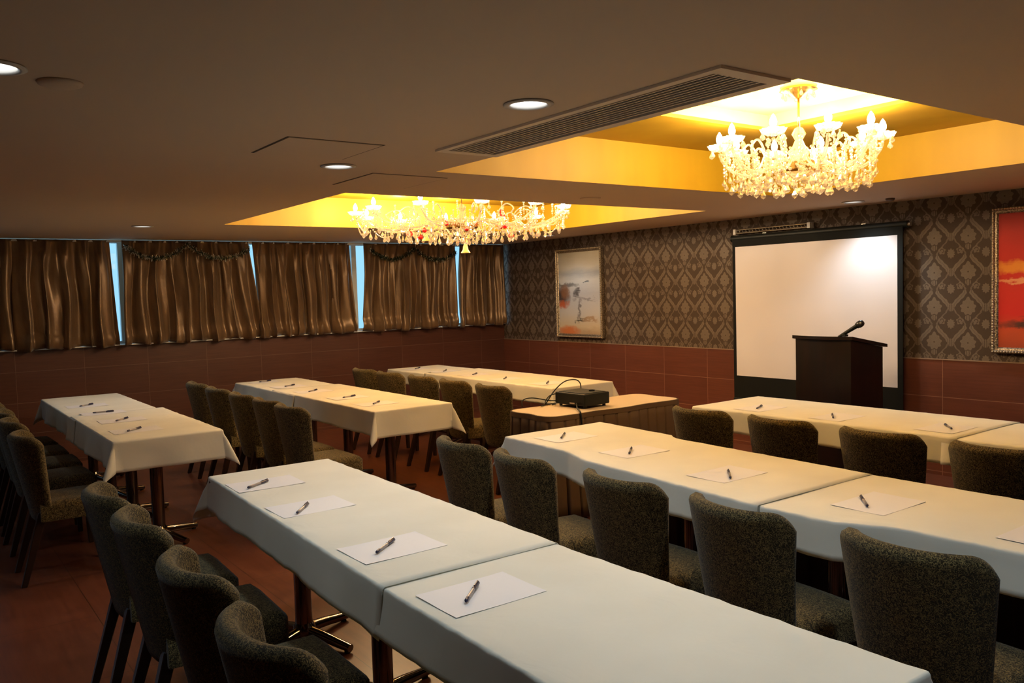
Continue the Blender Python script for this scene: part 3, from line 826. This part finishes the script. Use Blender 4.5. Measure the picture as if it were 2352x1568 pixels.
def proj_table():
    # slightly turned narrow table with brown box-pleated skirting
    x0, x1, y0, y1 = 4.50, 4.95, -3.19, -1.94
    cx, cy = (x0+x1)/2, (y0+y1)/2; a, b = (x1-x0)/2, (y1-y0)/2
    t = empty('projector_table', (cx, cy, 0), R(0), label='narrow table with tan top and brown pleated skirt carrying the projector', cat='table')
    build('tabletop', B(-a, a, -b, b, .695, .720, bev=.004), 'board', t)
    ring = []; e = .014; rc = .07
    for (qx, qy, a0) in ((a, -b, -90), (a, b, 0), (-a, b, 90), (-a, -b, 180)):
        cx_, cy_ = qx-math.copysign(rc, qx), qy-math.copysign(rc, qy)
        for k in range(9):
            an = R(a0+90*k/8); ring.append((cx_+(rc+e)*math.cos(an), cy_+(rc+e)*math.sin(an)))
        nx = {(a, -b): (a, b), (a, b): (-a, b), (-a, b): (-a, -b), (-a, -b): (a, -b)}[(qx, qy)]
        p0 = Vector(ring[-1]); d = Vector(nx)-Vector((qx, qy)); L = d.length-2*rc; d.normalize(); nr = Vector((d.y, -d.x))
        for k in range(1, 20):
            q = p0+d*L*k/20+nr*(.014*math.sin(2*pi*k/20*(2 if L > .6 else 1)+1.2)*math.sin(pi*k/20)); ring.append((q.x, q.y))
    bm = bmesh.new(); top = [bm.verts.new((x, y, .7240)) for x, y in ring]; lo = [bm.verts.new((x, y, .7215)) for x, y in ring]
    bm.faces.new(top); bm.faces.new(lo)
    for i in range(len(ring)): bm.faces.new((top[i], top[(i+1) % len(ring)], lo[(i+1) % len(ring)], lo[i]))
    build('top_cloth', bm, 'tan_cloth', t)
    cl = ring+[ring[0]]
    o = build('skirt', pleats(cl, .02, .7205, 3, .034, .10), 'skirt', t, True); s = o.modifiers.new('thick', 'SOLIDIFY'); s.thickness = .002
    bm = bmesh.new(); vs = []
    for i, (x, y) in enumerate(ring):
        p_, n_ = Vector(ring[i-1]), Vector(ring[(i+1) % len(ring)]); tt_ = (n_-p_).normalized(); nr = Vector((tt_.y, -tt_.x))
        vs.append([bm.verts.new((x+nr.x*w, y+nr.y*w, z)) for w, z in ((.016, .690), (.012, .7225), (.004, .7225), (.004, .690))])
    for i in range(len(vs)):
        for k in range(4): bm.faces.new((vs[i][k], vs[(i+1) % len(vs)][k], vs[(i+1) % len(vs)][(k+1) % 4], vs[i][(k+1) % 4]))
    build('skirt_band', bm, 'skirt', t, True, ang=40)
    for sx in (-1, 1):
        for sy in (-1, 1): build('leg', B(sx*(a-.03)-.015, sx*(a-.03)+.015, sy*(b-.04)-.015, sy*(b-.04)+.015, 0, .695), 'black', t)
proj_table()
t = build('table_skirt', pleats([(5.46, -3.215), (8.5, -3.215)][::-1], .02, .715, 8, .026, .10), 'skirt', None, True)
t.location.y = -.045; s = t.modifiers.new('thick', 'SOLIDIFY'); s.thickness = .002
tag(t, 'brown pleated skirt hanging down the far side of the middle right table row', 'table skirt')

# projector with cables
def projector():
    # box footprint from the photo
    t = empty('projector', (4.705, -2.69, .7285), R(3), label='black box-shaped projector standing on the skirted table', cat='projector')
    a, b = .155, .125
    build('body', B(-a, a, -b, b, .015, .100, bev=.008), 'black', t)
    build('top_panel', B(-a+.02, a-.02, -b+.02, b-.02, .1005, .104, bev=.001), mat('projector_top', (.022, .024, .021), .5, spec=.25), t)
    bm = bmesh.new(); lathe(bm, [(0, 0), (.022, 0), (.022, .008), (.014, .008), (.014, .004), (0, .004)], 18, (.05, .05, .104)); build('focus_dial', bm, 'black', t, True, ang=40)
    bm = bmesh.new()
    for k in range(9): box(bm, -a-.002, -a+.001, -b+.03+k*.022, -b+.042+k*.022, .035, .08)
    build('side_grille', bm, 'black_matte', t)
    bm = bmesh.new(); tube(bm, [(.07, b-.002, .057), (.07, b+.022, .057)], [.034, .031], 18); build('lens_barrel', bm, 'black', t, True, ang=40)
    for sx in (-1, 1):
        for sy in (-1, 1):
            bm = bmesh.new(); lathe(bm, [(0, 0), (.012, 0), (.012, .016), (0, .016)], 12, (sx*(a-.03), sy*(b-.03), 0)); build('foot', bm, 'black', t)
    build('badge', B(.0, .05, -b-.0006, -b+.0005, .025, .034), 'steel', t)
    return t
projector()
def spline(P, n=10):
    P = [Vector(p) for p in P]; out = []
    for i in range(len(P)-1):
        p0, p1, p2, p3 = P[max(i-1, 0)], P[i], P[i+1], P[min(i+2, len(P)-1)]
        for k in range(n):
            u = k/n; out.append(.5*((2*p1)+(-p0+p2)*u+(2*p0-5*p1+4*p2-p3)*u*u+(-p0+3*p1-3*p2+p3)*u**3))
    return out+[P[-1]]
def cable(P, r, m, lab, loc=None):
    bm = bmesh.new(); tube(bm, spline(P, 10), r, 8); o = build('cable', bm, m, None, True); return tag(o, lab, 'cable')
z0 = .732
cable([(4.585, -2.60, .80), (4.52, -2.545, .86), (4.49, -2.57, .89), (4.46, -2.65, .88), (4.46, -2.75, .82), (4.49, -2.86, z0+.004), (4.55, -2.95, z0+.004)], .0045, 'black', 'black cable looping up high behind the projector')
cable([(4.545, -2.70, .775), (4.50, -2.72, .80), (4.47, -2.80, .79), (4.50, -2.87, z0+.01), (4.535, -2.80, z0+.004), (4.57, -2.86, z0+.004)], .004, 'black', 'short black cable knotted behind the projector beside the high loop')
cable([(4.545, -2.74, .76), (4.49, -2.81, .755), (4.45, -2.95, .785), (4.44, -3.03, .775), (4.47, -3.06, z0+.003)], .004, 'black', 'thin black cable arching to the left rear edge of the skirted table')
cable([(4.79, -2.815, .76), (4.86, -2.87, z0+.006), (4.95, -2.93, z0+.007), (4.992, -2.95, .70), (4.995, -2.94, .5), (5.0, -2.93, .22), (5.05, -2.9, .004), (5.2, -2.75, .005)], .006, 'black', 'thick black power cable hanging from the projector down the front of the skirt')
cable([(6.6, -2.6, .006), (7.0, -2.35, .006), (7.3, -2.2, .006), (7.7, -2.18, .006), (8.2, -2.3, .006)], .006, 'white_metal', 'thin white cable on the floor under the lectern-side table row')

# ---------------------------------------------------------------- papers and pens
PAP = {
 'R1': [(5.635, -5.375), (6.165, -5.385), (6.865, -5.395), (7.40, -5.405)],
 'R2': [(5.677, -3.655), (6.25, -3.686), (6.90, -3.76), (7.595, -3.74), (8.17, -3.72)],
 'R3': [(5.76, -2.03), (6.33, -2.03), (6.98, -2.0)],
 'L': [(1.70, -5.45), (2.33, -5.44), (2.89, -5.42), (3.46, -5.45)],
 'M': [(1.03, -3.72), (1.65, -3.71), (2.28, -3.73), (2.95, -3.71), (3.49, -3.73)],
 'N': [(1.07, -1.98), (1.63, -1.97), (2.22, -1.97), (2.80, -2.0), (3.42, -1.98)]}
PENS = {
 'L': [(1.696, -5.453, 128), (2.327, -5.44, 86), (2.89, -5.421, 136), (3.462, -5.462, 133)],
 'M': [(1.021, -3.71, 108), (1.642, -3.696, 119), (2.282, -3.734, 127), (2.945, -3.698, 110), (3.49, -3.728, 133)],
 'N': [(1.061, -1.972, 128), (1.624, -1.956, 136), (2.213, -1.966, 128), (2.796, -2.006, 134), (3.418, -1.984, 134)],
 'R1': [(5.649, -5.414, 124), (6.196, -5.43, 141), (6.858, -5.416, 129), (7.39, -5.428, 133)],
 'R2': [(5.657, -3.663, 132), (6.248, -3.711, 131), (6.931, -3.781, 133), (7.558, -3.774, 130), (8.125, -3.73, 128)],
 'R3': [(5.752, -2.03, 114), (6.312, -2.049, 125), (6.982, -1.977, 130)]}
ZP = .7395
paper0 = None
def sheet():
    bm = bmesh.new(); n = 8; g = []
    for j in range(n+1):
        g.append([bm.verts.new((-.105+.21*i/n, -.1485+.297*j/n, .0006*math.sin(i*.9)*math.cos(j*.7)+(.0015*((abs(j-n/2)/(n/2))**4)*(1 if i == 0 else .3)))) for i in range(n+1)])
    for j in range(n):
        for i in range(n): bm.faces.new((g[j][i], g[j][i+1], g[j+1][i+1], g[j+1][i]))
    o = build('paper_sheet', bm, 'paper'); s = o.modifiers.new('thick', 'SOLIDIFY'); s.thickness = .0004; return o
def pen():
    t = empty('pen', (0, 0, 0)); d = (1, 0, 0)
    bm = bmesh.new(); tube(bm, [(-.052, 0, 0), (.025, 0, 0)], .0052, 10); build('barrel', bm, 'pen_clear', t, True, ang=40)
    bm = bmesh.new(); tube(bm, [(-.074, 0, 0), (-.068, 0, 0), (-.050, 0, 0)], [.002, .0052, .0058], 10); build('tip_grip', bm, 'pen', t, True)
    bm = bmesh.new(); tube(bm, [(.018, 0, 0), (.070, 0, 0), (.074, 0, 0)], [.0062, .0060, .003], 10); build('cap', bm, 'pen', t, True, ang=40)
    build('clip', B(.028, .070, -.0015, .0015, .0055, .0085), 'pen', t)
    return t
PEN0 = pen(); np_ = 0
bpy.context.view_layer.update(); DG = bpy.context.evaluated_depsgraph_get()
def top_at(pts):
    return max(S.ray_cast(DG, Vector((x, y, .80)), Vector((0, 0, -1)))[1].z for x, y in pts)
TOPS = {(k, i): top_at([(x+dx, y+dy) for dx in (-.1, 0, .1) for dy in (-.14, 0, .14)]) for k in PAP for i, (x, y) in enumerate(PAP[k])}
for key in ('R1', 'R2', 'R3', 'L', 'M', 'N'):
    nm = ROWN[key]
    for i, (x, y) in enumerate(PAP[key]):
        if paper0 is None: o = paper0 = sheet()
        else: o = paper0.copy(); COL.objects.link(o)
        o.location = (x, y, TOPS[key, i]+.0003); o.rotation_euler = (0, 0, R(rnd.uniform(-1.5, 1.5)))
        tag(o, 'white A4 sheet lying on the %s table row, %s from the window side' % (nm, ordn[i]), 'paper sheet', 'white paper sheets on the tables')
    for i, (x, y, a) in enumerate(PENS[key]):
        t = PEN0 if np_ == 0 else copy_tree(PEN0); np_ += 1
        flip = 180 if key in ('R2', 'R3') and i >= 1 and False else 0
        t.location = (x, y, TOPS[key, i]+.0082); t.rotation_euler = (0, 0, R(a+flip))
        tag(t, 'dark ballpoint pen on the %s table row, %s from the window side' % (nm, ordn[i]), 'pen', 'pens laid out on the tables')

# ---------------------------------------------------------------- chandeliers
def teardrop(bm, c, L, w, seg=6):
    lathe(bm, [(0, 0), (w*.35, -L*.18), (w*.95, -L*.62), (w*.8, -L*.8), (0, -L)], seg, c)
DROP = {}
def drop(parent, x, y, z, L, w, hang=.0, name='crystal_pendant'):
    key = (round(L, 3), round(w, 3), round(hang, 3))
    if key not in DROP:
        bm = bmesh.new(); teardrop(bm, (0, 0, -.012-hang), L, w)
        bmesh.ops.create_icosphere(bm, subdivisions=1, radius=w*.42, matrix=Matrix.Translation((0, 0, -.004-hang*.5)))
        if hang: bmesh.ops.create_icosphere(bm, subdivisions=1, radius=w*.35, matrix=Matrix.Translation((0, 0, -.010-hang)))
        o = build(name, bm, 'crystal', parent, False, (x, y, z)); DROP[key] = o
    else:
        o = DROP[key].copy(); COL.objects.link(o); o.parent = parent; o.location = (x, y, z)
    o.rotation_euler = (0, 0, rnd.uniform(0, 6)); return o
def chandelier(cx, cy, zc, Rr, na, zb, dip, lab, bulbw, cups, scale=1.0, rings=(), phase=0, strands=()):
    """zc canopy plane, zb cup level, dip lowest arm level."""
    t = empty('chandelier', (cx, cy, zc), label=lab, cat='chandelier')
    Z = lambda z: z-zc
    bm = bmesh.new(); lathe(bm, [(0, 0), (.085, 0), (.095, -.012), (.07, -.022), (.045, -.028), (.018, -.05), (0, -.05)], 28); build('canopy', bm, 'gold', t, True, ang=40)
    bm = bmesh.new()
    for k in range(8):
        a = 2*pi*k/8; teardrop(bm, (.078*math.cos(a), .078*math.sin(a), -.02), .035, .011)
    build('canopy_crystals', bm, 'crystal', t)
    bm = bmesh.new(); tube(bm, [(0, 0, -.04), (0, 0, Z(zb)+.05)], .006, 8); build('rod', bm, 'gold', t, True)
    bm = bmesh.new(); H = zb-dip
    prof = [(0, .10), (.02, .09), (.035, .06), (.018, .03), (.03, .0), (.055, -.03), (.04, -.06), (.02, -.09), (.06, -H*.6), (.085*scale, -H*.8), (.10*scale, -H), (.05, -H-.03), (0, -H-.035)]
    lathe(bm, [(r, z) for r, z in prof], 16, (0, 0, Z(zb)), .06, 8); build('centre_column', bm, 'crystal', t, True, ang=30)
    bm = bmesh.new(); lathe(bm, [(.10*scale, 0), (.115*scale, .012), (.12*scale, .05), (.105*scale, .052), (.10*scale, 0)], 24, (0, 0, Z(dip)-.005), cap=False); build('centre_bowl', bm, 'gold', t, True, ang=40)
    drops = []
    for k in range(na):
        a = phase+2*pi*k/na; ca, sa = math.cos(a), math.sin(a)
        P = [(.07*scale, dip+.03), (.22*Rr, dip+.075), (.42*Rr, dip+.02), (.62*Rr, dip-.005), (.82*Rr, dip+.02), (.96*Rr, dip+.08*1), (Rr, zb-.01)]
        pts = spline([(ca*r, sa*r, Z(z)) for r, z in P], 6)
        bm = bmesh.new(); tube(bm, pts, .0085, 8); arm = build('arm', bm, 'crystal', t)
        # scroll rising above the arm
        sc = spline([(ca*r, sa*r, Z(z)) for r, z in ((.62*Rr, dip+.0), (.52*Rr, dip+.09), (.62*Rr, dip+.16), (.72*Rr, dip+.12), (.68*Rr, dip+.08))], 6)
        bm = bmesh.new(); tube(bm, sc, .006, 6); build('scroll', bm, 'crystal', arm, True)
        # scalloped cup
        bm = bmesh.new(); lathe(bm, [(.008, 0), (.028, .002), (.046, .012), (.056, .034), (.050, .030), (.026, .010), (.008, .008)], 40, (ca*Rr, sa*Rr, Z(zb)), .16, 10, cap=False)
        build('drip_cup', bm, 'crystal', arm, True, ang=40)
        bm = bmesh.new(); tube(bm, [(ca*Rr, sa*Rr, Z(zb)+.008), (ca*Rr, sa*Rr, Z(zb)+.038)], .010, 12); build('candle_tube', bm, 'white_fluff', arm, True, ang=40)
        bm = bmesh.new(); lathe(bm, [(.008, 0), (.016, .014), (.018, .028), (.013, .046), (.004, .062), (0, .066)], 14, (ca*Rr, sa*Rr, Z(zb)+.038)); build('bulb', bm, 'bulb', arm, True)
        l = bpy.data.lights.new('bulb_lamp', 'POINT'); l.energy = bulbw; l.color = WARM; l.shadow_soft_size = .022
        lo = bpy.data.objects.new('bulb_lamp', l); COL.objects.link(lo); lo.parent = arm; lo.location = (ca*Rr, sa*Rr, Z(zb)+.135)
        for j in range(cups):
            b = a+2*pi*(j+.5)/cups; drops.append((ca*Rr+.055*math.cos(b), sa*Rr+.055*math.sin(b), zb+.024, .038, .015, .0 if j % 2 else .018))
        for r, L in ((.82, .045), (.62, .05), (.45, .045)):
            drops.append((ca*r*Rr, sa*r*Rr, dip+.0, L, .016, .03))
        # swag of beads to next cup, and one from cup down to the bowl
        a2 = phase+2*pi*(k+1)/na; bm = bmesh.new()
        A = Vector((ca*Rr, sa*Rr, Z(zb))); Bv = Vector((math.cos(a2)*Rr, math.sin(a2)*Rr, Z(zb)))
        nb = max(10, int((A-Bv).length/.019))
        for q in range(1, nb):
            u = q/nb; p = A.lerp(Bv, u); p.z -= .34*(A-Bv).length*4*u*(1-u)*.9
            bmesh.ops.create_icosphere(bm, subdivisions=1, radius=.0075, matrix=Matrix.Translation(p))
        build('bead_swag', bm, 'crystal', t)
        bm = bmesh.new(); Cc = Vector((ca*.5*Rr, sa*.5*Rr, Z(dip+.09))); Dd = Vector((math.cos(a2)*.62*Rr, math.sin(a2)*.62*Rr, Z(dip)))
        nb = max(8, int((Cc-Dd).length/.018))
        for q in range(nb+1):
            u = q/nb; p = Cc.lerp(Dd, u); p.z -= .05*4*u*(1-u)
            bmesh.ops.create_icosphere(bm, subdivisions=1, radius=.007, matrix=Matrix.Translation(p))
        nb = max(8, int((A-Dd).length/.018))
        for q in range(nb+1):
            u = q/nb; p = A.lerp(Dd, u); p.z -= .04*4*u*(1-u)
            bmesh.ops.create_icosphere(bm, subdivisions=1, radius=.007, matrix=Matrix.Translation(p))
        build('bead_strand', bm, 'crystal', t)
    for r, n, z, L in rings:
        for k in range(n):
            a = 2*pi*(k+.3)/n; drops.append((r*math.cos(a), r*math.sin(a), z, L, .018, .02))
    for r, n, z_a, z_b in strands:
        for k in range(n):
            a = 2*pi*(k+.5)/n+phase; rr = r*(1+.04*math.sin(7*a)); zb_ = z_b+.012*math.sin(5*a)
            bm = bmesh.new(); m_ = int((z_a-zb_)/.018); tube(bm, [(rr*math.cos(a), rr*math.sin(a), Z(z_a)), (rr*math.cos(a), rr*math.sin(a), Z(zb_)-.01)], .0015, 5)
            for q in range(m_):
                bmesh.ops.create_icosphere(bm, subdivisions=1, radius=.0068 if q % 3 else .010, matrix=Matrix.Translation((rr*math.cos(a), rr*math.sin(a), Z(z_a)-q*.018)))
            teardrop(bm, (rr*math.cos(a), rr*math.sin(a), Z(zb_)), .038, .014); build('crystal_strand', bm, 'crystal', t)
    main, rest = drops[-99:], drops[:-99]
    for (x, y, z, L, w, h) in main: drop(t, x, y, Z(z), L, w, h)
    if rest:
        bm = bmesh.new()
        for (x, y, z, L, w, h) in rest:
            teardrop(bm, (x, y, Z(z)-.012-h), L, w)
            bmesh.ops.create_icosphere(bm, subdivisions=1, radius=w*.42, matrix=Matrix.Translation((x, y, Z(z)-.004-h*.5)))
        o = build('crystal_pendant', bm, 'crystal', t); o['kind'] = 'stuff'
    return t
chandelier(6.64, -2.84, 2.57, .40, 10, 2.275, 2.14, 'crystal chandelier with glowing candle bulbs hanging in the right gold ceiling recess', CH_BULB, 4, 1.0,
    rings=((.34, 12, 2.12, .05), (.24, 10, 2.11, .05), (.12, 7, 2.10, .045)),
    strands=((.365, 30, 2.265, 2.115), (.30, 24, 2.22, 2.10), (.22, 16, 2.20, 2.10), (.13, 12, 2.20, 2.11)))
chandelier(3.20, -2.70, 2.57, .90, 12, 2.235, 2.12, 'wide crystal chandelier with red ornaments and a bell in the left gold ceiling recess', CH2_BULB, 3, 1.25,
    rings=((.84, 20, 2.15, .065), (.66, 18, 2.125, .07), (.46, 16, 2.105, .07), (.28, 11, 2.09, .07), (.12, 7, 2.075, .065)),
    strands=((.86, 30, 2.26, 2.15), (.62, 24, 2.24, 2.13), (.38, 18, 2.24, 2.11), (.20, 14, 2.22, 2.09)), phase=.12)

# ornaments hung on the left chandelier
def bell(x, y, z, s, lab, hk=.035):
    t = empty('bell_ornament', (x, y, z), label=lab, cat='bell', group='gold bells on the left chandelier')
    bm = bmesh.new(); lathe(bm, [(0, 0), (.012*s, -.002*s), (.018*s, -.02*s), (.022*s, -.045*s), (.034*s, -.062*s), (.036*s, -.066*s), (.030*s, -.064*s), (.018*s, -.045*s), (.012*s, -.01*s), (0, -.008*s)], 20)
    build('bell_body', bm, mat('bell_gold', (.9, .72, .30), .35, metal=.5), t, True, ang=50)
    bm = bmesh.new(); tube(bm, [(0, 0, 0), (0, 0, hk)], .002, 6); build('hook', bm, 'gold', t)
bell(3.24, -2.70, 1.985, 1.15, 'small gold bell hanging lowest under the centre of the left chandelier', .14)
bell(3.06, -2.98, 2.085, 1.0, 'gold bell half hidden among the crystals, left of the lowest bell')
def ball(x, y, z, r, lab):
    t = empty('ball_ornament', (x, y, z), label=lab, cat='ornament', group='red ornaments on the left chandelier')
    bm = bmesh.new(); bmesh.ops.create_uvsphere(bm, u_segments=16, v_segments=10, radius=r); build('ball', bm, 'red', t, True)
    bm = bmesh.new(); tube(bm, [(0, 0, r*.9), (0, 0, r+.01), (0, 0, r+.03)], [.006, .005, .0015], 8); build('hanger', bm, 'gold', t, True)
def fuzzy(x, y, z, lab):
    t = empty('plush_ornament', (x, y, z), label=lab, cat='ornament')
    bm = bmesh.new(); lathe(bm, [(0, -.05), (.028, -.045), (.036, -.02), (.030, .0), (0, .005)], 16); build('body', bm, 'red', t, True)
    bm = bmesh.new(); bmesh.ops.create_uvsphere(bm, u_segments=14, v_segments=10, radius=.024, matrix=Matrix.Translation((0, 0, .018))); build('trim_band', bm, 'white_fluff', t, True)
    bm = bmesh.new(); lathe(bm, [(.022, .028), (.018, .05), (.010, .075), (0, .09)], 14, (0, 0, 0)); build('pointed_top', bm, 'red', t, True); t.scale = (1.35, 1.35, 1.35)
def at(px, py, Y):    # a point seen at pixel px, py in the vertical plane y = Y
    d = fw+(px-1176)/1926.28*r2-(py-784)/1926.28*u2; k = (Y+6.6605)/d.y; return co.matrix_world.translation+d*k
p = at(1153, 508, -2.42); fuzzy(p.x, p.y, p.z, 'red and white pointed plush ornament on the right of the left chandelier')
for (px, py, Y, r, lab) in ((940, 537, -3.22, .029, 'larger red ball ornament on the left part of the left chandelier'), (966, 545, -3.20, .020, 'small red ornament, lower of the pair left of the bell'),
        (975, 529, -3.18, .019, 'small red ornament, upper of the pair left of the bell'), (1025, 513, -3.12, .019, 'small red ball left of the gold centre bowl'),
        (1072, 527, -3.10, .015, 'tiny red ball in front of the gold centre bowl'), (1174, 541, -2.45, .024, 'red ball low on the right side of the left chandelier')):
    p = at(px, py, Y); ball(p.x, p.y, p.z, r, lab)
